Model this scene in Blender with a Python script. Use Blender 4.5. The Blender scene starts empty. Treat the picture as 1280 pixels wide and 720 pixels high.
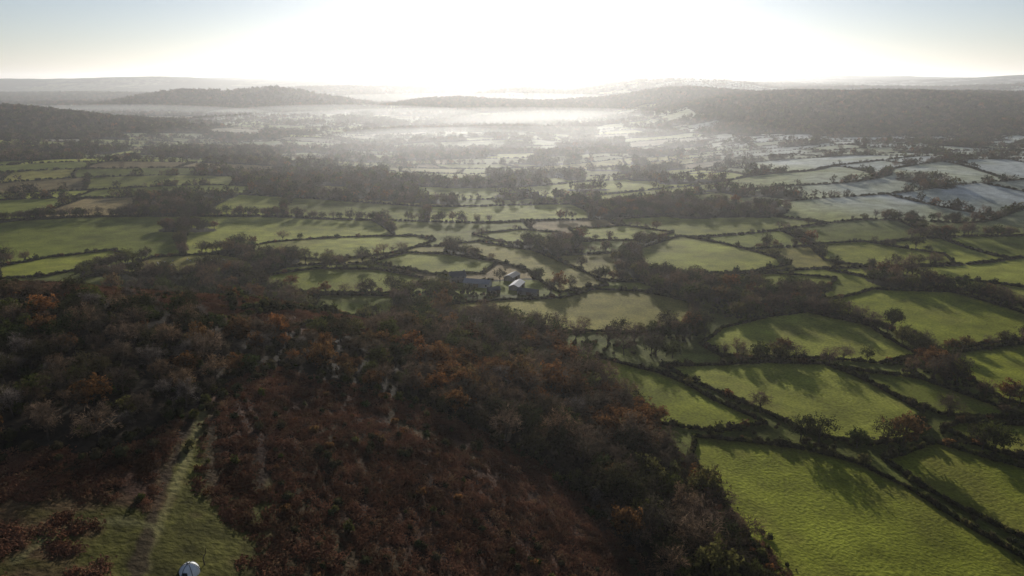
import bpy, bmesh, math, numpy as np
from mathutils import Vector
rng = np.random.default_rng(7)
scene = bpy.context.scene
CAMZ = 130.0
PITCH = math.radians(16.7)
F = 865.0

# ---------------------------------------------------------------- numeric helpers
def sstep(t):
    t = np.clip(t, 0, 1); return t*t*(3-2*t)
def h2(ix, iy, seed=0):
    n = (ix.astype(np.int64)*374761393 + iy.astype(np.int64)*668265263 + seed*1442695041) & 0x7fffffff
    n = ((n ^ (n >> 13))*1274126177) & 0x7fffffff
    n = n ^ (n >> 16)
    return (n & 0xffff)/65535.0
def vnoise(x, y, sc, seed=0):
    x = x/sc; y = y/sc
    ix = np.floor(x); iy = np.floor(y); fx = sstep(x-ix); fy = sstep(y-iy)
    a = h2(ix, iy, seed); b = h2(ix+1, iy, seed); c = h2(ix, iy+1, seed); d = h2(ix+1, iy+1, seed)
    return (a*(1-fx)+b*fx)*(1-fy)+(c*(1-fx)+d*fx)*fy
def inpoly(x, y, poly):
    poly = np.asarray(poly); res = np.zeros(x.shape, bool)
    mn = poly.min(0); mx = poly.max(0)
    sel = (x >= mn[0]) & (x <= mx[0]) & (y >= mn[1]) & (y <= mx[1])
    xs = x[sel]; ys = y[sel]; ins = np.zeros(xs.shape, bool)
    n = len(poly)
    for i in range(n):
        x1, y1 = poly[i]; x2, y2 = poly[(i+1) % n]
        if y1 == y2: continue
        c = ((y1 > ys) != (y2 > ys)) & (xs < (x2-x1)*(ys-y1)/(y2-y1)+x1)
        ins ^= c
    res[sel] = ins
    return res
def polydist(x, y, poly, closed=True):
    d = np.full(x.shape, 1e9); n = len(poly)
    for i in range(n if closed else n-1):
        x1, y1 = poly[i]; x2, y2 = poly[(i+1) % n]
        dx, dy = x2-x1, y2-y1; L = dx*dx+dy*dy+1e-9
        t = np.clip(((x-x1)*dx+(y-y1)*dy)/L, 0, 1)
        d = np.minimum(d, np.hypot(x-x1-t*dx, y-y1-t*dy))
    return d

# ---------------------------------------------------------------- terrain height
FOOT = [(-1300, 560), (-700, 540), (-330, 450), (-170, 395), (-36, 371), (22, 312), (62, 240), (80, 165), (92, 60), (110, -300), (-1300, -300)]
def hill_d(x, y):
    d = polydist(x, y, FOOT); return np.where(inpoly(x, y, FOOT), d, -d)
def height(x, y):
    x = np.asarray(x, float); y = np.asarray(y, float)
    hd = hill_d(x, y)
    z = 60*sstep((hd+12)/190.0)
    z += 4.5*(vnoise(x, y, 60, 3)-.5)*sstep(hd/60)+1.2*(vnoise(x, y, 18, 13)-.5)*sstep(hd/60)
    r = np.hypot(x, y)
    fld = sstep((-hd)/80)
    z += fld*(10*(vnoise(x, y, 170, 1)-.5)+24*(vnoise(x, y, 480, 2)-.5)*sstep((r-350)/500))
    z += -14*sstep((y-700)/900)*(1-sstep((y-3000)/1500))
    z += 26*sstep((x-230)/480)*sstep((y-520)/650)*(1-sstep((y-3000)/900))
    z += 16*sstep((-x-260)/400)*sstep((y-700)/500)*(1-sstep((y-2600)/900))
    # wooded ridge on the right
    z += 60*sstep((y-1400-.1*np.abs(x-1200))/1150)*sstep((x-.0*y-330)/520)*(1-.75*sstep((y-2900)/900))*(.72+.48*vnoise(x, y, 600, 5))
    z += 66*sstep((y-4000)/700)*sstep((x-100)/900)*(1-.7*sstep((y-5200)/900))*(.8+.4*vnoise(x, y, 900, 6))
    # left hill
    z += 50*np.exp(-((x+1330)/400)**2-((y-1850)/320)**2)
    z += 36*np.exp(-((x+1500)/500)**2-((y-1250)/260)**2)
    # centre-left wooded hill
    z += 84*sstep((x+2150)/520)*(1-sstep((x+1250)/620))*np.exp(-((y-3650)/380)**2)*(.85+.3*vnoise(x, y, 300, 8))
    z += 66*sstep((x+900)/800)*(1-sstep((x-500)/700))*np.exp(-((y-3300)/330)**2)*(.6+.7*vnoise(x, y, 400, 9))
    z += 50*sstep((x+600)/700)*(1-sstep((x-1200)/700))*np.exp(-((y-4500-.2*x)/300)**2)*(.5+.8*vnoise(x, y, 500, 19))
    # far ridges to the horizon
    z += 85*np.exp(-((y-6000-.12*x)/500)**2)*vnoise(x, y, 1500, 10)
    z += 95*np.exp(-((y-7600+.1*x)/450)**2)*vnoise(x, y, 1300, 14)
    z += sstep((y-5600)/4200)*(108+40*vnoise(x, y, 2200, 11)+24*vnoise(x, y, 700, 12))
    return z

def survey(pts):
    """bearing/depression sights from the hilltop survey station -> points on the terrain"""
    out = []
    for u, v in pts:
        cx = (u-640)/F; cy = (360-v)/F
        d = np.array([cx, math.cos(PITCH)+cy*math.sin(PITCH), -math.sin(PITCH)+cy*math.cos(PITCH)])
        t = np.geomspace(40, 12000, 1500)
        X = d[0]*t; Y = d[1]*t; Z = CAMZ+d[2]*t
        below = Z < height(X, Y)
        i = int(np.argmax(below)) if below.any() else len(t)-1
        a, b = t[max(i-1, 0)], t[i]
        for _ in range(14):
            m = (a+b)/2
            if CAMZ+d[2]*m < float(height(d[0]*m, d[1]*m)): b = m
            else: a = m
        out.append((d[0]*b, d[1]*b))
    return out

# field: (sight points, colour kind, tree probability)
G1, G2, G3, OL, BR, FR = (0.185, 0.195, 0.022), (0.220, 0.225, 0.034), (0.135, 0.148, 0.020), (0.235, 0.205, 0.045), (0.19, 0.14, 0.055), (0.47, 0.49, 0.46)
FIELDS = [
 ([(0,333),(60,322),(140,313),(157,318),(120,335),(60,345),(0,349)], G1, .5),
 ([(130,341),(190,322),(270,318),(322,327),(280,341),(200,344)], OL, .5),
 ([(300,311),(340,303),(430,297),(520,295),(545,300),(500,315),(450,322),(400,325),(330,321)], G2, .8),
 ([(255,355),(330,346),(400,336),(470,337),(528,348),(512,366),(430,367),(350,364)], G1, .6),
 ([(460,328),(510,316),(560,318),(622,328),(600,342),(540,343),(500,336)], G2, .6),
 ([(290,372),(400,369),(505,371),(500,377),(330,387),(290,386)], G3, .5),
 ([(275,402),(330,391),(505,380),(512,402),(470,411),(350,411)], G1, .5),
 ([(555,382),(640,375),(700,373),(742,362),(800,364),(872,380),(862,405),(800,416),(700,416),(640,407),(560,398)], OL, .5),
 ([(550,306),(600,302),(665,313),(725,338),(760,357),(735,360),(700,366),(660,338),(600,321)], OL, .5),
 ([(800,311),(850,295),(900,304),(960,319),(988,331),(940,340),(870,343),(805,341)], G2, .6),
 ([(590,293),(650,287),(700,291),(690,306),(630,303)], G2, .7),
 ([(710,286),(780,282),(842,291),(800,301),(730,301)], G2, .7),
 ([(890,351),(960,342),(1045,348),(1035,359),(950,366),(895,361)], G1, .7),
 ([(1010,306),(1080,302),(1180,318),(1192,330),(1100,336),(1030,325)], G2, .6),
 ([(902,410),(960,396),(1008,390),(1088,408),(1150,445),(1100,455),(1035,449),(902,446),(875,430)], G2, .5),
 ([(1020,378),(1090,362),(1190,365),(1290,395),(1290,424),(1190,438),(1158,440),(1108,408),(1040,390)], G1, .4),
 ([(828,458),(960,453),(1030,455),(1080,475),(1152,515),(1145,545),(1090,556),(1020,545),(965,520),(905,494),(862,476)], G2, .3),
 ([(712,442),(760,450),(820,465),(858,480),(898,503),(958,530),(900,540),(822,530),(770,497),(730,477)], G1, .2),
 ([(868,546),(1000,561),(1075,580),(1135,610),(1210,658),(1330,730),(1330,790),(1010,790),(940,680),(888,610),(862,570)], G1, .1),
 ([(1105,574),(1165,552),(1230,572),(1340,600),(1340,700),(1210,640),(1140,600)], G1, .1),
 ([(1052,461),(1150,473),(1230,502),(1290,524),(1175,518),(1112,492)], G3, .3),
 ([(1178,536),(1200,528),(1340,533),(1340,585),(1240,564)], G2, .3),
 ([(1180,444),(1340,426),(1340,520),(1260,502),(1200,470)], G1, .4),
 ([(1120,352),(1200,350),(1300,362),(1300,385),(1200,362)], G2, .6),
]
FW = [(survey(p), c, t) for p, c, t in FIELDS]
WOOD = survey([(-60,366),(120,374),(280,408),(420,424),(540,402),(620,398),(690,425),(750,470),(815,535),(858,590),(890,640),(935,690),(1000,790),(850,790),(800,700),(745,640),(690,585),(610,545),(520,505),(440,482),(380,468),(330,455),(290,478),(255,505),(215,525),(170,555),(100,570),(60,560),(-60,570)])
GLADE = survey([(-60,630),(60,606),(120,622),(165,638),(196,652),(214,612),(238,560),(250,524),(258,520),(250,560),(240,612),(282,636),(340,610),(330,660),(312,720),(300,800),(-60,800)])
TRACK = survey([(258,503),(240,550),(222,600),(200,648),(180,692),(168,760)])
RUT1 = survey([(244,508),(222,560),(203,610),(186,660),(170,720)])
RUT2 = survey([(296,512),(320,540),(330,575),(326,610)])
RUT3 = survey([(268,512),(262,560),(262,600)])
PATH2 = survey([(20,700),(80,660),(150,650),(200,660)])
FARM = np.array(survey([(597,357),(572,352),(646,360),(640,349),(660,368),(617,366)]))
def farm_clear(x, y, rad=17):
    k = np.ones(np.shape(x), bool)
    for fx, fy in FARM: k &= ~((np.abs(x-fx) < rad*.8) & (y > fy-rad*1.2) & (y < fy+rad*.5))
    return k

# ---------------------------------------------------------------- automatic field pattern (world space)
SX, SY = 158.0, 86.0
def vor(x, y):
    """enclosure pattern: irregular rows cut into fields of random length. returns id pair and distance to boundary"""
    a = math.radians(14)
    wx = x*math.cos(a)+y*math.sin(a)+170*(vnoise(x, y, 360, 21)-.5)+38*(vnoise(x, y, 110, 23)-.5)
    wy = -x*math.sin(a)+y*math.cos(a)+190*(vnoise(x, y, 400, 22)-.5)+38*(vnoise(x, y, 110, 24)-.5)
    z0 = np.zeros(x.shape)
    bnd = lambda j: (j+.66*(h2(j, z0, 31)-.5))*SY
    j = np.floor(wy/SY); j = np.where(wy < bnd(j), j-1, j); j = np.where(wy >= bnd(j+1), j+1, j)
    lo = bnd(j); hi = bnd(j+1); ey = np.minimum(wy-lo, hi-wy)
    vx = wx+SX*3*h2(j, z0, 35)+(wy-lo)*1.1*(h2(j, z0, 37)-.5)
    bx = lambda i: (i+.75*(h2(i, j, 32)-.5))*SX
    i = np.floor(vx/SX); i = np.where(vx < bx(i), i-1, i); i = np.where(vx >= bx(i+1), i+1, i)
    l2 = bx(i); hh = bx(i+1)
    ex = np.minimum(vx-l2, hh-vx)
    return i, j, np.minimum(ex, ey)
def forestness(x, y, i, j):
    """>0.5 = woodland"""
    f = .10+.35*vnoise(x, y, 700, 41)+.38*h2(i, j, 42)**2
    f += .9*sstep((y-1500)/350)*sstep((x-420-.08*(y-1400))/250)*(1-sstep((y-3300)/500))
    f += .8*np.exp(-((x+1330)/420)**2-((y-1750)/320)**2)
    f += .8*sstep((x+2250)/300)*(1-sstep((x+1000)/300))*np.exp(-((y-3550)/500)**2)
    f += .6*sstep((x+700)/500)*(1-sstep((x-800)/500))*np.exp(-((y-3300)/350)**2)
    f += .12*sstep((-x-180)/250)*(1-sstep((y-800)/250))*sstep((y-480)/60)*vnoise(x, y, 160, 44)*1.6
    f += .5*sstep((y-4200)/800)*vnoise(x, y, 800, 45)
    f -= .25*sstep((x-250)/200)*(1-sstep((y-1450)/200))
    f += .42*(vnoise(x, y, 46, 46)*.6+vnoise(x, y, 120, 47)*.4 > .70)
    return f
def treeline(x, y):
    return sstep((vnoise(x, y, 60, 51)*.7+vnoise(x, y, 300, 52)*.3-.38)/.16)
def in_fields(x, y):
    m = np.full(x.shape, -1)
    for k, (p, c, t) in enumerate(FW): m[inpoly(x, y, p)] = k
    return m

# ---------------------------------------------------------------- materials
def nodes(mat):
    mat.use_nodes = True; nt = mat.node_tree; nt.nodes.clear(); return nt, nt.nodes, nt.links
def leaf_mat(name, cols, trans=.35, rough=.7, big=False):
    m = bpy.data.materials.new(name); nt, N, L = nodes(m)
    o = N.new('ShaderNodeOutputMaterial'); oi = N.new('ShaderNodeObjectInfo'); cr = N.new('ShaderNodeValToRGB')
    el = cr.color_ramp.elements
    while len(el) < len(cols): el.new(.5)
    for i, c in enumerate(cols):
        el[i].position = i/(len(cols)-1); el[i].color = (*c, 1)
    L.new(oi.outputs['Random'], cr.inputs[0])
    g = N.new('ShaderNodeNewGeometry'); no = N.new('ShaderNodeTexNoise'); no.inputs['Scale'].default_value = .08 if big else .55; no.inputs['Detail'].default_value = 5 if big else 2
    L.new(g.outputs['Position'], no.inputs['Vector'])
    mr = N.new('ShaderNodeMapRange'); mr.inputs[1].default_value = .32; mr.inputs[2].default_value = .68; mr.inputs[3].default_value = .45; mr.inputs[4].default_value = 1.8
    L.new(no.outputs[0], mr.inputs[0])
    mx = N.new('ShaderNodeVectorMath'); mx.operation = 'SCALE'; L.new(cr.outputs[0], mx.inputs[0]); L.new(mr.outputs[0], mx.inputs['Scale'])
    d = N.new('ShaderNodeBsdfDiffuse'); t = N.new('ShaderNodeBsdfTranslucent'); ms = N.new('ShaderNodeMixShader'); ms.inputs[0].default_value = trans
    L.new(mx.outputs[0], d.inputs[0]); L.new(mx.outputs[0], t.inputs[0]); L.new(d.outputs[0], ms.inputs[1]); L.new(t.outputs[0], ms.inputs[2]); L.new(ms.outputs[0], o.inputs[0])
    return m
def pmat(name, col, rough=.8, spec=.3, nscale=0, metal=0):
    m = bpy.data.materials.new(name); nt, N, L = nodes(m)
    o = N.new('ShaderNodeOutputMaterial'); b = N.new('ShaderNodeBsdfPrincipled'); b.inputs['Roughness'].default_value = rough
    b.inputs['Specular IOR Level'].default_value = spec; b.inputs['Metallic'].default_value = metal
    no = N.new('ShaderNodeTexNoise'); no.inputs['Scale'].default_value = nscale or 1.5; no.inputs['Detail'].default_value = 4
    tc = N.new('ShaderNodeTexCoord'); L.new(tc.outputs['Object'], no.inputs['Vector'])
    cr = N.new('ShaderNodeValToRGB'); cr.color_ramp.elements[0].color = (*[c*.65 for c in col], 1); cr.color_ramp.elements[1].color = (*[min(1, c*1.2) for c in col], 1)
    L.new(no.outputs[0], cr.inputs[0]); L.new(cr.outputs[0], b.inputs['Base Color']); L.new(b.outputs[0], o.inputs[0])
    return m
M_BARK = pmat('bark', (.07, .056, .043), .9, .05)
M_TWIG = leaf_mat('bare_twigs', [(.045, .035, .026), (.125, .086, .058), (.060, .050, .034), (.15, .095, .055), (.05, .040, .030)], .38)
M_PALE = leaf_mat('pale_twigs', [(.10, .082, .068), (.15, .125, .105)], .3)
M_RUST = leaf_mat('rust_leaves', [(.075, .042, .019), (.135, .064, .024), (.10, .066, .028), (.19, .078, .026)], .42)
M_OLIVE = leaf_mat('olive_leaves', [(.028, .038, .011), (.062, .066, .018), (.10, .086, .030)], .4)
M_HEDGE = leaf_mat('hedge_leaves', [(.025, .028, .012), (.048, .044, .020), (.060, .046, .025), (.028, .036, .014)], .25)
M_BRACK = leaf_mat('bracken_fronds', [(.120, .056, .034), (.165, .078, .044), (.10, .052, .033), (.175, .105, .056)], .42, big=True)

# ---------------------------------------------------------------- plant meshes
def mk_mesh(name, V, Fc, MI, mats):
    me = bpy.data.meshes.new(name); me.from_pydata([tuple(v) for v in V], [], Fc)
    for m in mats: me.materials.append(m)
    me.polygons.foreach_set('material_index', np.array(MI, dtype=np.int32)); me.update(); return me
def tube(V, Fc, MI, p0, p1, r0, r1, n=5):
    p0 = np.array(p0); p1 = np.array(p1); d = p1-p0; d = d/(np.linalg.norm(d)+1e-9)
    a = np.cross(d, [0, 0, 1.0]) if abs(d[2]) < .9 else np.cross(d, [1.0, 0, 0]); a /= np.linalg.norm(a); b = np.cross(d, a)
    s = len(V)
    for p, r in ((p0, r0), (p1, r1)):
        for k in range(n):
            t = 2*math.pi*k/n; V.append(p+r*(a*math.cos(t)+b*math.sin(t)))
    for k in range(n):
        Fc.append((s+k, s+(k+1) % n, s+n+(k+1) % n, s+n+k)); MI.append(0)
def leaves(V, Fc, MI, C, size, aspect, R, outward=None, quad=False):
    for c in C:
        a = R.normal(size=3)
        if outward is not None:
            o = c-outward; a = a*.55+o/(np.linalg.norm(o)+1e-6)
        a /= np.linalg.norm(a); b = np.cross(a, R.normal(size=3)); b /= np.linalg.norm(b)+1e-9
        s = size*R.uniform(.6, 1.4); s0 = len(V)
        if quad:
            V += [c-a*s*.5, c+b*s*aspect*.5, c+a*s*.5, c-b*s*aspect*.45]; Fc.append((s0, s0+1, s0+2, s0+3))
        else:
            V += [c-a*s*.5-b*s*aspect*.5, c-a*s*.5+b*s*aspect*.5, c+a*s*.5]; Fc.append((s0, s0+1, s0+2))
        MI.append(1)
def tree(name, seed, h, spread, limbs, subs, nl, lsize, asp, mat, quad=False, lowr=.3, nt=6):
    R = np.random.default_rng(seed); V, Fc, MI = [], [], []
    cz = h*(.5+lowr*.45); rz = h-cz; rx = spread/2; cen = np.array([0, 0, cz])
    k = np.array([R.normal(0, .03*h), R.normal(0, .03*h), h*.38])
    tube(V, Fc, MI, (0, 0, -.6), k*.5, h*.035, h*.026, nt); tube(V, Fc, MI, k*.5, k, h*.026, h*.02, nt)
    tube(V, Fc, MI, k, k+[0, 0, h*.35], h*.02, h*.006, nt)
    for i in range(limbs):
        t = (i+.5)/limbs; zz = 1-1.55*t; ph = i*2.39996+R.normal(0, .35); q = math.sqrt(max(0, 1-zz*zz))
        rr = R.uniform(.62, 1.0)
        tgt = cen+np.array([q*math.cos(ph)*rx, q*math.sin(ph)*rx, zz*rz])*rr*.8
        st = k*R.uniform(.55, 1.0)+[0, 0, h*.1*R.random()]
        mid = st*.5+tgt*.5+[0, 0, -.02*h]
        tube(V, Fc, MI, st, mid, h*.013, h*.009, max(3, nt-2)); tube(V, Fc, MI, mid, tgt, h*.009, h*.005, max(3, nt-2))
        for s in range(subs):
            e = tgt+R.normal(size=3)*np.array([.16, .16, .12])*h*.75+(tgt-cen)*.16
            tube(V, Fc, MI, mid*.3+tgt*.7 if s % 2 else tgt, e, h*.005, h*.002, 3)
            C = e+R.normal(size=(nl, 3))*h*.052
            leaves(V, Fc, MI, C, lsize, asp, R, outward=cen if asp < .4 else None, quad=quad)
    return mk_mesh(name, V, Fc, MI, [M_BARK, mat])
def bush(name, seed, w, h, n, ls, mat, core=.75, lx=1.0):
    R = np.random.default_rng(seed); V, Fc, MI = [], [], []
    bm = bmesh.new(); bmesh.ops.create_icosphere(bm, subdivisions=2 if n > 60 else 1, radius=1)
    for v in bm.verts:
        j = R.uniform(.75, 1.1)*core; V.append(np.array([v.co.x*w/2*j*lx, v.co.y*w/2*j, h*.45+v.co.z*h*.5*j]))
    for f in bm.faces: Fc.append(tuple(v.index for v in f.verts)); MI.append(1)
    bm.free()
    u = R.normal(size=(n, 3)); u /= np.linalg.norm(u, axis=1)[:, None]; u *= R.uniform(.7, 1.05, n)[:, None]
    C = u*np.array([w/2*lx, w/2, h*.52])+[0, 0, h*.47]; leaves(V, Fc, MI, C, ls, .6, R)
    return mk_mesh(name, V, Fc, MI, [M_BARK, mat])
def frond(name, seed, mat):
    R = np.random.default_rng(seed); V, Fc, MI = [], [], []
    for i in range(46):
        c = np.array([R.normal(0, .7), R.normal(0, .7), -.05])
        a = R.uniform(0, 6.283); l = R.uniform(.45, .9); z = R.uniform(.15, .5); w = R.uniform(.1, .18); d = np.array([math.cos(a), math.sin(a), 0]); p = np.array([-d[1], d[0], 0])
        b = c; m = b+d*l*.5+[0, 0, z]; e = b+d*l+[0, 0, z*.6]; s = len(V)
        V += [b, m-p*w, m+p*w, e]; Fc += [(s, s+1, s+2), (s+1, s+3, s+2)]; MI += [1, 1]
    return mk_mesh(name, V, Fc, MI, [M_BARK, mat])

def coll(name, meshes):
    c = bpy.data.collections.new(name)
    for i, me in enumerate(meshes):
        o = bpy.data.objects.new(f'{name}_{i:02d}', me); c.objects.link(o)
    return c
T_BARE = [tree(f'bare_tree_{i}', 10+i, 11+i, 10+i, 13, 5, 15, 1.2, .16, M_TWIG) for i in range(3)]
T_PALE = [tree('birch_tree', 20, 11, 6, 12, 6, 16, 1.1, .11, M_PALE)]
T_RUST = [tree(f'rust_tree_{i}', 30+i, 11+i, 10, 14, 5, 18, .75, .85, M_RUST) for i in range(2)]
T_OLIVE = [tree(f'olive_tree_{i}', 40+i, 10+i, 10, 14, 5, 18, .75, .85, M_OLIVE) for i in range(2)]
T_THIN = [tree('half_bare_oak', 47, 12, 12, 15, 6, 16, .6, .75, M_HEDGE)]
C_NEAR = coll('near_tree', T_BARE+T_PALE+T_RUST+T_OLIVE+T_THIN)     # 9 kinds: 0-2 bare,3 pale,4-5 rust,6-7 olive,8 half bare
C_FAR = coll('far_tree', [tree('f0', 51, 10, 10, 9, 3, 6, 1.6, .45, M_TWIG, False, .1, 4), tree('f1', 52, 11, 10, 9, 3, 6, 1.6, .6, M_HEDGE, True, .1, 4),
                          tree('f2', 53, 10, 11, 9, 3, 6, 1.6, .7, M_OLIVE, True, .1, 4), tree('f3', 54, 10, 10, 9, 3, 6, 1.6, .6, M_HEDGE, True, .1, 4), tree('f4', 55, 10, 10, 9, 3, 6, 1.5, .7, M_RUST, True, .1, 4)])
C_BUSH = coll('bush', [bush('b0', 61, 2.4, 2.0, 70, .6, M_HEDGE), bush('b1', 62, 2.6, 2.2, 70, .6, M_HEDGE), bush('b2', 63, 2.4, 2.4, 70, .6, M_OLIVE), bush('b3', 64, 2.3, 1.9, 70, .6, M_RUST)])
C_HEDGE = coll('hedge_piece', [bush('h0', 81, 2.0, 1.7, 70, .5, M_HEDGE, .85, 1.5), bush('h1', 82, 1.9, 1.6, 70, .5, M_HEDGE, .85, 1.5), bush('h2', 83, 2.0, 1.8, 70, .5, M_OLIVE, .85, 1.5)])
C_FBUSH = coll('far_bush', [bush('fb0', 65, 3.4, 1.9, 14, .9, M_HEDGE, .95), bush('fb1', 66, 3.2, 2.1, 14, .9, M_HEDGE, .95)])
C_BRACK = coll('bracken', [frond(f'br{i}', 70+i, M_BRACK) for i in range(4)])

_gn = {}
def scatter(name, c, x, y, S, idx, dz=0.0, sq=None, rot=None):
    n = len(x)
    if n == 0: return
    z = height(x, y)+dz
    me = bpy.data.meshes.new(name); me.vertices.add(n)
    me.vertices.foreach_set('co', np.stack([x, y, z], 1).astype(np.float32).ravel())
    S3 = np.stack([S, S, S*(rng.uniform(.8, 1.2, n) if sq is None else sq)], 1)
    a = me.attributes.new('scl', 'FLOAT_VECTOR', 'POINT'); a.data.foreach_set('vector', S3.astype(np.float32).ravel())
    R3 = np.stack([rng.normal(0, .05, n), rng.normal(0, .05, n), rng.uniform(0, 6.283, n) if rot is None else rot], 1)
    a = me.attributes.new('rot', 'FLOAT_VECTOR', 'POINT'); a.data.foreach_set('vector', R3.astype(np.float32).ravel())
    a = me.attributes.new('idx', 'INT', 'POINT'); a.data.foreach_set('value', np.asarray(idx, dtype=np.int32))
    ob = bpy.data.objects.new(name, me); scene.collection.objects.link(ob)
    if c.name not in _gn:
        g = bpy.data.node_groups.new('scatter_'+c.name, 'GeometryNodeTree')
        g.interface.new_socket('Geometry', in_out='INPUT', socket_type='NodeSocketGeometry'); g.interface.new_socket('Geometry', in_out='OUTPUT', socket_type='NodeSocketGeometry')
        N, L = g.nodes, g.links; gi = N.new('NodeGroupInput'); go = N.new('NodeGroupOutput'); ip = N.new('GeometryNodeInstanceOnPoints'); ci = N.new('GeometryNodeCollectionInfo')
        ci.inputs['Collection'].default_value = c; ci.inputs['Separate Children'].default_value = True; ci.inputs['Reset Children'].default_value = True
        ip.inputs['Pick Instance'].default_value = True
        L.new(gi.outputs[0], ip.inputs['Points']); L.new(ci.outputs[0], ip.inputs['Instance'])
        for nm, ty, so in (('scl', 'FLOAT_VECTOR', 'Scale'), ('rot', 'FLOAT_VECTOR', 'Rotation'), ('idx', 'INT', 'Instance Index')):
            na = N.new('GeometryNodeInputNamedAttribute'); na.data_type = ty; na.inputs['Name'].default_value = nm
            L.new(na.outputs[0], ip.inputs[so])
        L.new(ip.outputs[0], go.inputs[0]); _gn[c.name] = g
    md = ob.modifiers.new('scatter', 'NODES'); md.node_group = _gn[c.name]
    return ob

# ---------------------------------------------------------------- ground mesh + colour
def ground_col(x, y):
    n = x.size; col = np.zeros((n, 3)); r = np.hypot(x, y)
    i, j, e = vor(x, y); fo = forestness(x, y, i, j)
    h = h2(i, j, 77); pal = np.array([G1, G2, G3, OL, G2, BR, G2, G3]); col[:] = pal[np.minimum((h*8).astype(int), 7)]
    col *= (.75+.5*h2(i, j, 78))[:, None]*(.8+.4*vnoise(x, y, 60, 97))[:, None]
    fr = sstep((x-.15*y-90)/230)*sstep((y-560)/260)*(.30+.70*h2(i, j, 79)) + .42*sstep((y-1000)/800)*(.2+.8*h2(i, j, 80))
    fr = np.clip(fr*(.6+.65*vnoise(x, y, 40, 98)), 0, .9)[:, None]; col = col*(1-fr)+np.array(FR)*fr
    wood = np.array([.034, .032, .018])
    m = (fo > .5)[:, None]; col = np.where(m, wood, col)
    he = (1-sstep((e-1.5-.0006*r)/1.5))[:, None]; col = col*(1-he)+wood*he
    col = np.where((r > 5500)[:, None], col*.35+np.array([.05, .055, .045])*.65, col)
    hd = hill_d(x, y); rough = ((hd > -400) & (y < 430) & (y > 0) & (np.abs(x) < 420)) | (hd > -25)
    rc = np.array([.105, .112, .024])*(.6+.8*vnoise(x, y, 9, 5))[:, None]*(.7+.6*vnoise(x, y, 30, 6))[:, None]
    col = np.where(rough[:, None], rc, col)
    for k, (p, c, t) in enumerate(FW):
        s = inpoly(x, y, p)
        if s.any():
            v = .78+.44*vnoise(x[s], y[s], 45, 90+k)
            cc = np.array(c)*v[:, None]
            w = sstep((vnoise(x[s], y[s], 26, 60+k)*.7+vnoise(x[s], y[s], 7, 61+k)*.3-.5)/.3)[:, None]*.4
            d = polydist(x[s], y[s], p); ed = (1-sstep(d/5))[:, None]*.35
            w = np.clip(w+ed, 0, 1)
            col[s] = cc*(1-w)+np.array([.17, .145, .035])*w
    hm = hd > 0
    xs, ys = x[hm], y[hm]; nz = vnoise(xs, ys, 14, 7); nf = vnoise(xs, ys, 3.2, 8); nl = vnoise(xs, ys, 45, 9)
    br = np.array([.056, .030, .019])*(.5+1.0*nf)[:, None]*(.75+.5*nl)[:, None]
    gw = np.array([.06, .060, .020])
    t = sstep((nz-.62)/.2)[:, None]*.3; c = br*(1-t)+gw*t
    gl = inpoly(xs, ys, GLADE); gd = polydist(xs, ys, GLADE); gm = np.where(gl, 1, np.clip(1-gd/4, 0, 1))
    gm = np.clip(gm*(1.15-.95*sstep((nz*.6+nf*.25+nl*.3-.50)/.22)), 0, 1)[:, None]
    gr = np.array([.090, .084, .020])*(.45+.95*nf)[:, None]*(.6+.8*nz)[:, None]
    c = c*(1-gm)+gr*gm
    for P, w, cc, s in ((TRACK, .9, (.17, .15, .06), .7), (RUT1, .9, (.04, .025, .018), .8), (RUT2, .9, (.04, .025, .018), .8), (RUT3, .8, (.04, .025, .018), .6), (PATH2, .8, (.14, .13, .055), .5)):
        d = polydist(xs, ys, P, False)+1.6*(nf-.5); m = ((1-sstep((d-w*.5)/w))*s)[:, None]; c = c*(1-m)+np.array(cc)*m
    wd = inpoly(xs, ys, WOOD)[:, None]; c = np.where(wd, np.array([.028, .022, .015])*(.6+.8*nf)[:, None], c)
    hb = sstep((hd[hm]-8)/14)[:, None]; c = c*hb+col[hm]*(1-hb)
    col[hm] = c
    return col
NR, NC = 1150, 1000
rr = np.concatenate([np.geomspace(28, 16500, NR)]); th = np.radians(np.linspace(-66, 66, NC))
RR, TH = np.meshgrid(rr, th, indexing='ij'); X = (RR*np.sin(TH)).ravel(); Y = (RR*np.cos(TH)).ravel(); Z = height(X, Y)
me = bpy.data.meshes.new('terrain'); nv = NR*NC; nf_ = (NR-1)*(NC-1)
me.vertices.add(nv); me.vertices.foreach_set('co', np.stack([X, Y, Z], 1).astype(np.float32).ravel())
a = (np.arange(NR-1)[:, None]*NC+np.arange(NC-1)[None, :]).ravel()
q = np.stack([a, a+NC, a+NC+1, a+1], 1).astype(np.int32)[:, ::-1]
me.loops.add(nf_*4); me.loops.foreach_set('vertex_index', np.ascontiguousarray(q).ravel()); me.polygons.add(nf_)
me.polygons.foreach_set('loop_start', np.arange(0, nf_*4, 4, dtype=np.int32)); me.polygons.foreach_set('loop_total', np.full(nf_, 4, np.int32))
me.polygons.foreach_set('use_smooth', np.ones(nf_, bool)); me.update(calc_edges=True)
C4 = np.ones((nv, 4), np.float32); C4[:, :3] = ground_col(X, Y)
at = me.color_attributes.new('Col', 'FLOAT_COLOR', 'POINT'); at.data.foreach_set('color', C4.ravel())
m = bpy.data.materials.new('pasture_ground'); nt, N, L = nodes(m)
o = N.new('ShaderNodeOutputMaterial'); b = N.new('ShaderNodeBsdfPrincipled'); va = N.new('ShaderNodeVertexColor'); va.layer_name = 'Col'
g = N.new('ShaderNodeNewGeometry')
def nz(sc, det):
    n_ = N.new('ShaderNodeTexNoise'); n_.inputs['Scale'].default_value = sc; n_.inputs['Detail'].default_value = det; L.new(g.outputs['Position'], n_.inputs['Vector']); return n_
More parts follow.
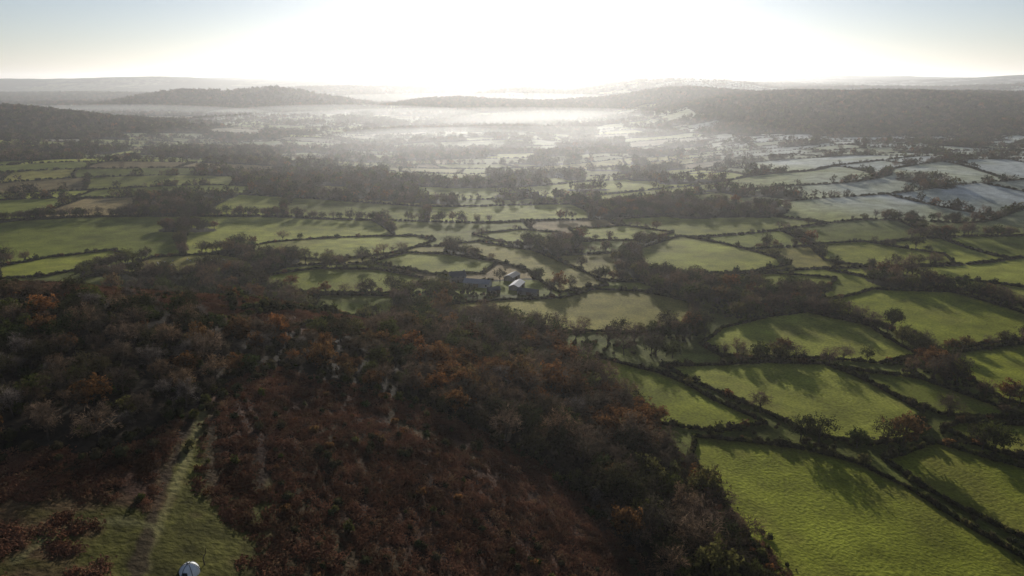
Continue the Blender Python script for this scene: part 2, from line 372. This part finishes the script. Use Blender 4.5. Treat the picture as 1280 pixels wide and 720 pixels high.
n1 = nz(.9, 5); n2 = nz(.07, 4)
m1 = N.new('ShaderNodeMapRange'); m1.inputs[1].default_value = .3; m1.inputs[2].default_value = .7; m1.inputs[3].default_value = .68; m1.inputs[4].default_value = 1.32; L.new(n1.outputs[0], m1.inputs[0])
m2 = N.new('ShaderNodeMapRange'); m2.inputs[1].default_value = .3; m2.inputs[2].default_value = .7; m2.inputs[3].default_value = .72; m2.inputs[4].default_value = 1.28; L.new(n2.outputs[0], m2.inputs[0])
mm = N.new('ShaderNodeMath'); mm.operation = 'MULTIPLY'; L.new(m1.outputs[0], mm.inputs[0]); L.new(m2.outputs[0], mm.inputs[1])
sc = N.new('ShaderNodeVectorMath'); sc.operation = 'SCALE'; L.new(va.outputs[0], sc.inputs[0]); L.new(mm.outputs[0], sc.inputs['Scale'])
L.new(sc.outputs[0], b.inputs['Base Color']); b.inputs['Roughness'].default_value = .85; b.inputs['Specular IOR Level'].default_value = .02
bp = N.new('ShaderNodeBump'); bp.inputs['Strength'].default_value = .8; bp.inputs['Distance'].default_value = .5; L.new(n1.outputs[0], bp.inputs['Height']); L.new(bp.outputs[0], b.inputs['Normal'])
L.new(b.outputs[0], o.inputs[0]); me.materials.append(m)
ter = bpy.data.objects.new('terrain', me); scene.collection.objects.link(ter)

# ---------------------------------------------------------------- scatter: woodland on hill
def cand(r0, r1, dens, half=46):
    A = math.radians(half)*(r1*r1-r0*r0); n = int(A*dens)
    r = np.sqrt(rng.uniform(r0*r0, r1*r1, n)); t = np.radians(rng.uniform(-half, half, n)); return r*np.sin(t), r*np.cos(t)
def jgrid(x0, x1, y0, y1, sp, jit=.38):
    gx, gy = np.meshgrid(np.arange(x0, x1, sp), np.arange(y0, y1, sp*.87)); gx = gx+(np.arange(gx.shape[0]) % 2)[:, None]*sp*.5
    gx = gx.ravel(); gy = gy.ravel(); return gx+rng.uniform(-jit, jit, gx.size)*sp, gy+rng.uniform(-jit, jit, gx.size)*sp
def pick(n, w): return rng.choice(len(w), n, p=np.array(w)/sum(w))
x, y = jgrid(-480, 160, 60, 520, 7.0); s = inpoly(x, y, WOOD); x, y = x[s], y[s]
z_ = vnoise(x, y, 40, 15); idx = pick(len(x), [5, 5, 5, 1.2, .7, .7, 2.4, 2.4, 3.5])
rb = (z_ > .70) & (rng.random(len(x)) < .42); idx[rb] = rng.integers(4, 6, rb.sum())
lf = (x < -60) & (rng.random(len(x)) < .15) & (vnoise(x, y, 30, 16) > .45); idx[lf] = 3
hdw = hill_d(x, y); scl = rng.uniform(.5, 1.12, len(x))*(.62+.4*(1-sstep(hdw/140)))
scatter('hillside_woodland', C_NEAR, x, y, scl, idx)
x, y = cand(60, 620, 1/14.0, 52); s = inpoly(x, y, WOOD) | (polydist(x, y, WOOD) < 4); x, y = x[s], y[s]
scatter('woodland_undergrowth', C_BUSH, x, y, rng.uniform(.5, 1.2, len(x)), pick(len(x), [3, 3, 1.5, .6]))
x, y = cand(55, 380, 1/1.5, 50); hd = hill_d(x, y); s = (hd > 6) & ~inpoly(x, y, WOOD); x, y = x[s], y[s]
gm = inpoly(x, y, GLADE) & (vnoise(x, y, 14, 7)*.6+vnoise(x, y, 3.2, 8)*.25+vnoise(x, y, 45, 9)*.3 < .62)
td = np.minimum.reduce([polydist(x, y, P, False) for P in (TRACK, RUT1, RUT2, RUT3)])
k = (~gm) & (td > 1.1) & (vnoise(x, y, 5, 33)*.6+vnoise(x, y, 17, 34)*.4 > .27); x, y = x[k], y[k]
scatter('bracken_slope', C_BRACK, x, y, rng.uniform(.5, 1.35, len(x)), rng.integers(0, 4, len(x)))
x, y = cand(55, 380, 1/26.0, 50); hd = hill_d(x, y); s = (hd > 2) & ~inpoly(x, y, WOOD) & ~inpoly(x, y, GLADE) & (vnoise(x, y, 30, 35) > .35); x, y = x[s], y[s]
scatter('heath_scrub', C_BUSH, x, y, rng.uniform(.25, 1.0, len(x))**1.3, pick(len(x), [3, 3, 2, 2]))

# ---------------------------------------------------------------- hedges of surveyed fields
hx, hy, hr, tx, ty = [], [], [], [], []
for p, c, tp in FW:
    n = len(p)
    for i in range(n):
        x1, y1 = p[i]; x2, y2 = p[(i+1) % n]; Lg = math.hypot(x2-x1, y2-y1); k = max(1, int(Lg/1.1)); ang = math.atan2(y2-y1, x2-x1)
        t = (np.arange(k)+rng.uniform(0, 1, k))/k; wv = np.sin(t*math.pi)*min(Lg*.03, 3)*math.sin(i*2.3+x1)
        nx_, ny_ = -(y2-y1)/Lg, (x2-x1)/Lg
        hx += list(x1+(x2-x1)*t+wv*nx_+rng.normal(0, .22, k)); hy += list(y1+(y2-y1)*t+wv*ny_+rng.normal(0, .22, k)); hr += list(ang+rng.normal(0, .15, k))
        k = rng.poisson(Lg/9*tp); t = rng.uniform(0, 1, k); tx += list(x1+(x2-x1)*t+rng.normal(0, 1, k)); ty += list(y1+(y2-y1)*t+rng.normal(0, 1, k))
hx, hy, hr, tx, ty = map(np.array, (hx, hy, hr, tx, ty))
s = ~((np.hypot(hx, hy) < 175)); hx, hy, hr = hx[s], hy[s], hr[s]
scatter('field_hedges', C_HEDGE, hx, hy, rng.uniform(.75, 1.2, len(hx))*(.85+.4*vnoise(hx, hy, 12, 55)), pick(len(hx), [5, 5, 3]), rot=hr)
k = (rng.random(len(hx)) < .12) & (np.hypot(hx, hy) > 250)
scatter('hedgerow_shrubs', C_BUSH, hx[k], hy[k], rng.uniform(.8, 2.1, k.sum()), pick(k.sum(), [4, 4, 2, 1]))
s = (np.hypot(tx, ty) > 330) & (rng.random(len(tx)) < .05+1.0*treeline(tx, ty)) & farm_clear(tx, ty); tx, ty = tx[s], ty[s]
scatter('hedgerow_trees', C_NEAR, tx, ty, rng.uniform(.35, .95, len(tx)), pick(len(tx), [4, 4, 4, .6, .7, .7, 3, 3, 6]))
x, y = cand(170, 560, 1/12.0, 50); fk = in_fields(x, y); hd = hill_d(x, y)
s = (fk < 0) & (hd < 10) & (y < 432) & ~inpoly(x, y, WOOD); xs, ys = x[s], y[s]
k = (vnoise(xs, ys, 22, 57)*.6+vnoise(xs, ys, 7, 58)*.4 > .50) | (ys > 350) & (vnoise(xs, ys, 22, 57) > .35); xs, ys = xs[k], ys[k]
scatter('scrub_thicket', C_BUSH, xs, ys, rng.uniform(.5, 1.1, len(xs)), pick(len(xs), [4, 4, 2, .7]))
q_ = (rng.random(len(xs)) < .2) & (np.hypot(xs, ys) > 300) & farm_clear(xs, ys); scatter('copse_trees', C_NEAR, xs[q_], ys[q_], rng.uniform(.5, .95, q_.sum()), pick(q_.sum(), [4, 4, 4, .6, .9, .9, 3, 3, 5]))

# ---------------------------------------------------------------- mid / far fields
def band(r0, r1, dens, w, bsc, cb, pt_hedge, cf, fd, nm, tsc):
    x, y = cand(r0, r1, dens); i, j, e = vor(x, y); hd = hill_d(x, y)
    s = (e < w) & (hd < -20) & (y > 432); xs, ys = x[s], y[s]; s = in_fields(xs, ys) < 0; xs, ys = xs[s], ys[s]
    k = farm_clear(xs, ys); xs, ys = xs[k], ys[k]
    scatter(nm+'_hedges', cb, xs, ys, rng.uniform(.7, 1.5, len(xs))*bsc, rng.integers(0, 2, len(xs)))
    t = rng.random(len(xs)) < pt_hedge*(.06+2.6*treeline(xs, ys)); wts = [4, 4, 3, 3, .6] if cf is C_FAR else [4, 4, 4, .6, .7, .7, 3, 3, 6]
    scatter(nm+'_hedgerow_trees', cf, xs[t], ys[t], rng.uniform(.35, 1.0, t.sum())*tsc, pick(t.sum(), wts))
    x, y = cand(r0, r1, fd); i, j, e = vor(x, y); fk = in_fields(x, y); hd = hill_d(x, y)
    s = (fk < 0) & (hd < -20) & (y > 425) & (forestness(x, y, i, j) > .5) & farm_clear(x, y); x, y = x[s], y[s]
    scatter(nm+'_woods', cf, x, y, rng.uniform(.6, 1.1, len(x))*tsc, pick(len(x), wts))
band(390, 820, 1/1.7, 1.0, .82, C_FBUSH, .095, C_NEAR, 1/50., 'valley', .9)
band(820, 2000, 1/4.5, 1.3, .95, C_FBUSH, .18, C_FAR, 1/80., 'distant', 1.0)
band(2000, 3600, 1/30.0, 2.6, 1.4, C_FBUSH, .35, C_FAR, 1/170., 'far', 1.25)
band(3600, 7000, 1/200.0, 6.0, 2.4, C_FBUSH, .45, C_FAR, 1/600., 'horizon', 1.9)

# ---------------------------------------------------------------- individual trees
def put_tree(nm, me, u, v, s):
    (x, y), = survey([(u, v)]); o = bpy.data.objects.new(nm, me); scene.collection.objects.link(o)
    o.location = (x, y, float(height(x, y))); o.scale = (s, s, s*rng.uniform(.85, 1.05)); o.rotation_euler = (0, 0, rng.uniform(0, 6))
for nm, me_, u, v, s in [
 ('oak_tree', T_THIN[0], 1000, 552, .85), ('oak_tree', T_THIN[0], 1023, 553, .95), ('oak_tree', T_OLIVE[1], 1071, 560, .7), ('oak_tree', T_RUST[1], 1128, 558, 1.05),
 ('oak_tree', T_THIN[0], 1108, 556, .8), ('oak_tree', T_OLIVE[0], 1242, 565, 1.1), ('oak_tree', T_THIN[0], 1228, 562, .9), ('ash_tree', T_BARE[0], 950, 516, .85), ('beech_tree', T_RUST[0], 1172, 466, 1.2),
 ('ash_tree', T_BARE[1], 978, 447, .85), ('ash_tree', T_BARE[2], 995, 449, .7), ('ash_tree', T_BARE[0], 1185, 520, .9), ('beech_tree', T_RUST[1], 800, 528, .8), ('beech_tree', T_RUST[0], 820, 532, .8),
 ('oak_tree', T_OLIVE[0], 840, 448, .9), ('oak_tree', T_THIN[0], 820, 446, .9), ('oak_tree', T_BARE[1], 780, 444, .9), ('ash_tree', T_BARE[0], 590, 404, 1), ('oak_tree', T_THIN[0], 880, 412, .9),
 ('oak_tree', T_THIN[0], 334, 325, .9), ('oak_tree', T_THIN[0], 382, 330, .9), ('oak_tree', T_OLIVE[0], 412, 333, 1), ('oak_tree', T_THIN[0], 453, 325, .9), ('oak_tree', T_BARE[1], 430, 334, .8),
 ('oak_tree', T_OLIVE[1], 105, 350, 1), ('beech_tree', T_RUST[0], 365, 360, .8), ('oak_tree', T_OLIVE[0], 545, 374, 1.1), ('oak_tree', T_OLIVE[1], 555, 360, 1.0), ('oak_tree', T_THIN[0], 625, 352, .75), ('oak_tree', T_OLIVE[0], 580, 366, .6), ('oak_tree', T_THIN[0], 688, 368, .8), ('oak_tree', T_THIN[0], 668, 350, .7), ('oak_tree', T_THIN[0], 520, 396, 1), ('oak_tree', T_BARE[0], 860, 384, .9)]:
    put_tree(nm, me_, u, v, s)

# ---------------------------------------------------------------- buildings
M_STONE = pmat('stone_wall', (.28, .25, .21), .9, .2, .8); M_WHITEW = pmat('render_wall', (.45, .43, .40), .85, .2, .5); M_SLATE = pmat('slate_roof', (.09, .09, .09), .6, .25, 2)
M_TIN = pmat('metal_roof', (.24, .24, .24), .55, .35, 1.2, .0); M_GLASS = pmat('window_glass', (.03, .035, .04), .1, .6); M_WOODD = pmat('door_wood', (.12, .07, .04), .8, .2); M_WHITE = pmat('white_canvas', (.72, .72, .70), .6, .3)
def add_mesh(nm, V, Fc, mat, parent):
    me = bpy.data.meshes.new(nm); me.from_pydata(V, [], Fc); me.materials.append(mat); o = bpy.data.objects.new(nm, me); scene.collection.objects.link(o); o.parent = parent; return o
def boxv(x0, x1, y0, y1, z0, z1):
    return [(x0, y0, z0), (x1, y0, z0), (x1, y1, z0), (x0, y1, z0), (x0, y0, z1), (x1, y0, z1), (x1, y1, z1), (x0, y1, z1)]
BF = [(0, 3, 2, 1), (4, 5, 6, 7), (0, 1, 5, 4), (1, 2, 6, 5), (2, 3, 7, 6), (3, 0, 4, 7)]
def building(nm, x, y, Lx, W, H, rot, wall, roof, house=True, pitch=.42):
    e = bpy.data.objects.new(nm, None); scene.collection.objects.link(e); e.location = (x, y, float(height(x, y))); e.rotation_euler = (0, 0, rot)
    a, b = Lx/2, W/2; rz = H+b*2*pitch
    add_mesh('walls', [(-a, -b, -1), (a, -b, -1), (a, b, -1), (-a, b, -1), (-a, -b, H), (a, -b, H), (a, b, H), (-a, b, H), (-a, 0, rz), (a, 0, rz)],
             [(0, 1, 5, 4), (1, 2, 6, 9, 5), (2, 3, 7, 6), (3, 0, 4, 8, 7)], wall, e)
    o = .35; k = (rz-H)/b; V = []
    for s in (-1, 1):
        V += [(-a-o, s*(b+o), H-o*k+.03), (a+o, s*(b+o), H-o*k+.03), (a+o, 0, rz+.03), (-a-o, 0, rz+.03), (-a-o, s*(b+o), H-o*k+.2), (a+o, s*(b+o), H-o*k+.2), (a+o, 0, rz+.22), (-a-o, 0, rz+.22)]
    add_mesh('roof', V, [tuple(i+q*8 for i in f) for q in (0, 1) for f in BF], roof, e)
    V, Fc = [], []; n = max(2, int(Lx/3.2))
    for fl in range(2 if (house and H > 4.5) else 1):
        for i in range(n):
            cx = -a+(i+.5)*Lx/n
            if not house and i % 2: continue
            if fl == 0 and i == n//2: continue
            for s in (-1, 1):
                z0 = 1.0+fl*2.6; ys_ = sorted((s*(b-.05), s*(b+.03))); k0 = len(V); V += boxv(cx-.55, cx+.55, ys_[0], ys_[1], z0, z0+1.2); Fc += [tuple(i2+k0 for i2 in f) for f in BF]
    add_mesh('windows', V, Fc, M_GLASS, e)
    cx = -a+(n//2+.5)*Lx/n; dw = .5 if house else 1.8
    add_mesh('door', boxv(cx-dw, cx+dw, -b-.04, -b+.1, 0, 2.1 if house else 2.5), BF, M_WOODD, e)
    if house:
        V = boxv(a-1.2, a-.3, -.5, .5, rz-.8, rz+1.2)
        add_mesh('chimney', V, BF, M_STONE, e)
    return e
for q, (nm, Lx, W, H, rot, wl, rf, hs, pt) in enumerate([
 ('cattle_barn', 18, 9, 2.8, -.25, M_WHITEW, M_TIN, False, .2), ('stone_farmhouse', 11, 6.5, 4.6, .2, M_STONE, M_SLATE, True, .42), ('farm_shed', 14, 7, 2.8, 1.25, M_STONE, M_TIN, False, .22),
 ('farm_shed', 12, 7, 2.8, 1.1, M_STONE, M_SLATE, False, .22), ('farm_shed', 13, 6, 2.8, -.4, M_STONE, M_SLATE, False, .2), ('farm_outbuilding', 8, 5, 2.6, .3, M_STONE, M_SLATE, False, .3)]):
    building(nm, FARM[q][0], FARM[q][1], Lx, W, H, rot, wl, rf, hs, pt)
for u, v in [(668,246),(676,251),(655,243),(560,232),(620,218),(700,222),(506,205),(610,196),(430,215)]:
    (x, y), = survey([(u, v)]); building('stone_cottage', x, y, rng.uniform(8, 13), rng.uniform(5.5, 7), rng.uniform(2.8, 4.6), rng.uniform(-.8, .8), M_WHITEW if rng.random() < .5 else M_STONE, M_SLATE, True)

# white dome tent + leaning bare sapling at the near edge of the hill
(x, y), = survey([(237, 716)]); e = bpy.data.objects.new('dome_tent', None); scene.collection.objects.link(e); e.location = (x, y, float(height(x, y)))
bm = bmesh.new(); bmesh.ops.create_uvsphere(bm, u_segments=24, v_segments=14, radius=1.6)
for v in bm.verts: v.co.z = max(v.co.z, -.1)*1.1; w = 1+.02*math.cos(6*math.atan2(v.co.y, v.co.x)); v.co.x *= w; v.co.y *= w
me = bpy.data.meshes.new('canopy'); bm.to_mesh(me); bm.free(); me.materials.append(M_WHITE); o = bpy.data.objects.new('canopy', me); scene.collection.objects.link(o); o.parent = e
for k in range(3):
    V, Fc, MI = [], [], []; a0 = k*math.pi/3+.2; pr = None
    for i in range(13):
        t = math.pi*i/12; p = (1.66*math.cos(t)*math.cos(a0), 1.66*math.cos(t)*math.sin(a0), 1.82*math.sin(t))
        if pr: tube(V, Fc, MI, pr, p, .045, .045, 5)
        pr = p
    add_mesh(f'tent_pole_{k}', [tuple(v) for v in V], Fc, M_SLATE, e)
add_mesh('door_panel', [(-.5, -1.6, 0), (.5, -1.6, 0), (.35, -1.42, 1.05), (-.35, -1.42, 1.05)], [(0, 1, 2, 3)], M_GLASS, e)
(x, y), = survey([(256, 706)]); V, Fc, MI = [], [], []
tube(V, Fc, MI, (0, 0, -.2), (-.15, 0, 1.2), .1, .09, 6); tube(V, Fc, MI, (-.15, 0, 1.2), (.4, 0, 2.3), .09, .07, 6); tube(V, Fc, MI, (.4, 0, 2.3), (.5, .1, 3.2), .07, .03, 5); tube(V, Fc, MI, (.1, 0, 1.7), (-.6, 0, 2.4), .05, .02, 5)
me = mk_mesh('dead_sapling', V, Fc, MI, [M_BARK]); o = bpy.data.objects.new('dead_sapling', me); scene.collection.objects.link(o); o.location = (x, y, float(height(x, y)))

# ---------------------------------------------------------------- sheep
M_WOOL = pmat('wool', (.62, .58, .50), .95, .1, 3); M_FACE = pmat('sheep_face', (.08, .07, .06), .9, .1)
bm = bmesh.new()
def ell(c, s, mi, seg=10):
    r = bmesh.ops.create_uvsphere(bm, u_segments=seg, v_segments=7, radius=1)
    for v in r['verts']: v.co = Vector((v.co.x*s[0]+c[0], v.co.y*s[1]+c[1], v.co.z*s[2]+c[2]))
    for v in r['verts']:
        for f in v.link_faces: f.material_index = mi
ell((0, 0, .68), (.58, .27, .3), 0); ell((-.3, 0, .7), (.3, .27, .29), 0); ell((.5, 0, .72), (.2, .15, .2), 0, 8); ell((.78, 0, .55), (.19, .09, .1), 1, 8)
ell((.66, .13, .64), (.03, .09, .04), 1, 6); ell((.66, -.13, .64), (.03, .09, .04), 1, 6); ell((-.6, 0, .6), (.05, .05, .17), 0, 6)
for lx in (-.36, .34):
    for ly in (-.14, .14):
        ell((lx, ly, .42), (.09, .07, .17), 0, 6); ell((lx+(.03 if lx < 0 else 0), ly, .2), (.04, .04, .21), 1, 6)
me = bpy.data.meshes.new('sheep'); bm.to_mesh(me); bm.free(); me.materials.append(M_WOOL); me.materials.append(M_FACE)
C_SHEEP = coll('sheep', [me])
P = survey([(rng.uniform(185, 290), rng.uniform(324, 334)) for _ in range(26)]); P = np.array(P)
scatter('sheep_flock', C_SHEEP, P[:, 0], P[:, 1], np.full(len(P), 1.1), np.zeros(len(P)), 0, 1.0)

# ---------------------------------------------------------------- haze and mist
def vol(nm, dens, g, col=(1, 1, 1)):
    m = bpy.data.materials.new(nm); nt, N, L = nodes(m); o = N.new('ShaderNodeOutputMaterial'); v = N.new('ShaderNodeVolumeScatter')
    v.inputs['Density'].default_value = dens; v.inputs['Anisotropy'].default_value = g; v.inputs['Color'].default_value = (*col, 1); L.new(v.outputs[0], o.inputs['Volume']); return m
me = bpy.data.meshes.new('morning_haze'); me.from_pydata(boxv(-17000, 17000, -600, 17000, -80, 260), [], BF); me.materials.append(vol('haze', .000068, .66)); o = bpy.data.objects.new('morning_haze', me); scene.collection.objects.link(o)
mA = vol('mist', .00060, .45); mB = vol('thin_mist', .00026, .55)
for cx, cy, cz, sx, sy, sz, mt in [(-50, 2100, -10, 1150, 1350, 46, mB), (60, 1500, -12, 620, 620, 34, mB), (-650, 2750, 0, 560, 220, 42, mA), (160, 2450, -6, 400, 180, 38, mA), (-1500, 2700, 0, 640, 220, 44, mA), (-200, 1850, -14, 300, 160, 26, mA), (1500, 3650, 20, 900, 200, 55, mA), (-200, 4000, 15, 1200, 180, 50, mA)]:
    bm = bmesh.new(); bmesh.ops.create_icosphere(bm, subdivisions=4, radius=1)
    for v in bm.verts: v.co = Vector((v.co.x*sx, v.co.y*sy, v.co.z*sz))
    me = bpy.data.meshes.new('valley_mist'); bm.to_mesh(me); bm.free(); me.materials.append(mt)
    o = bpy.data.objects.new('valley_mist', me); scene.collection.objects.link(o); o.location = (cx, cy, cz)

# ---------------------------------------------------------------- light, sky, camera
EL = 12.8; AZ = 1.5
w = bpy.data.worlds.new('World'); scene.world = w; w.use_nodes = True; N = w.node_tree.nodes; L = w.node_tree.links; N.clear()
ow = N.new('ShaderNodeOutputWorld'); bg = N.new('ShaderNodeBackground'); sk = N.new('ShaderNodeTexSky'); sk.sky_type = 'NISHITA'; sk.sun_disc = False
sk.sun_elevation = math.radians(EL); sk.sun_rotation = math.radians(AZ); sk.altitude = 150; sk.air_density = 1; sk.dust_density = .25; sk.ozone_density = 1.5
hs = N.new('ShaderNodeHueSaturation'); hs.inputs['Saturation'].default_value = .66
tn = N.new('ShaderNodeVectorMath'); tn.operation = 'MULTIPLY'; tn.inputs[1].default_value = (.93, .98, 1.16)
L.new(sk.outputs[0], hs.inputs['Color']); L.new(hs.outputs[0], tn.inputs[0]); L.new(tn.outputs[0], bg.inputs[0])
bg.inputs[1].default_value = .076; L.new(bg.outputs[0], ow.inputs[0])
ld = bpy.data.lights.new('sun', 'SUN'); ld.energy = 5.0; ld.angle = math.radians(.53); ld.color = (1, .95, .87)
so = bpy.data.objects.new('sun', ld); scene.collection.objects.link(so); so.rotation_euler = (-math.radians(90-EL), 0, -math.radians(AZ))
cd = bpy.data.cameras.new('camera'); cd.sensor_width = 36; cd.lens = F/1280*36; cd.clip_end = 40000; cd.clip_start = 1
co = bpy.data.objects.new('camera', cd); scene.collection.objects.link(co); co.location = (0, 0, CAMZ); co.rotation_euler = (math.radians(90)-PITCH, 0, 0)
scene.camera = co
scene.view_settings.view_transform = 'Standard'; scene.view_settings.look = 'None'; scene.view_settings.exposure = 0
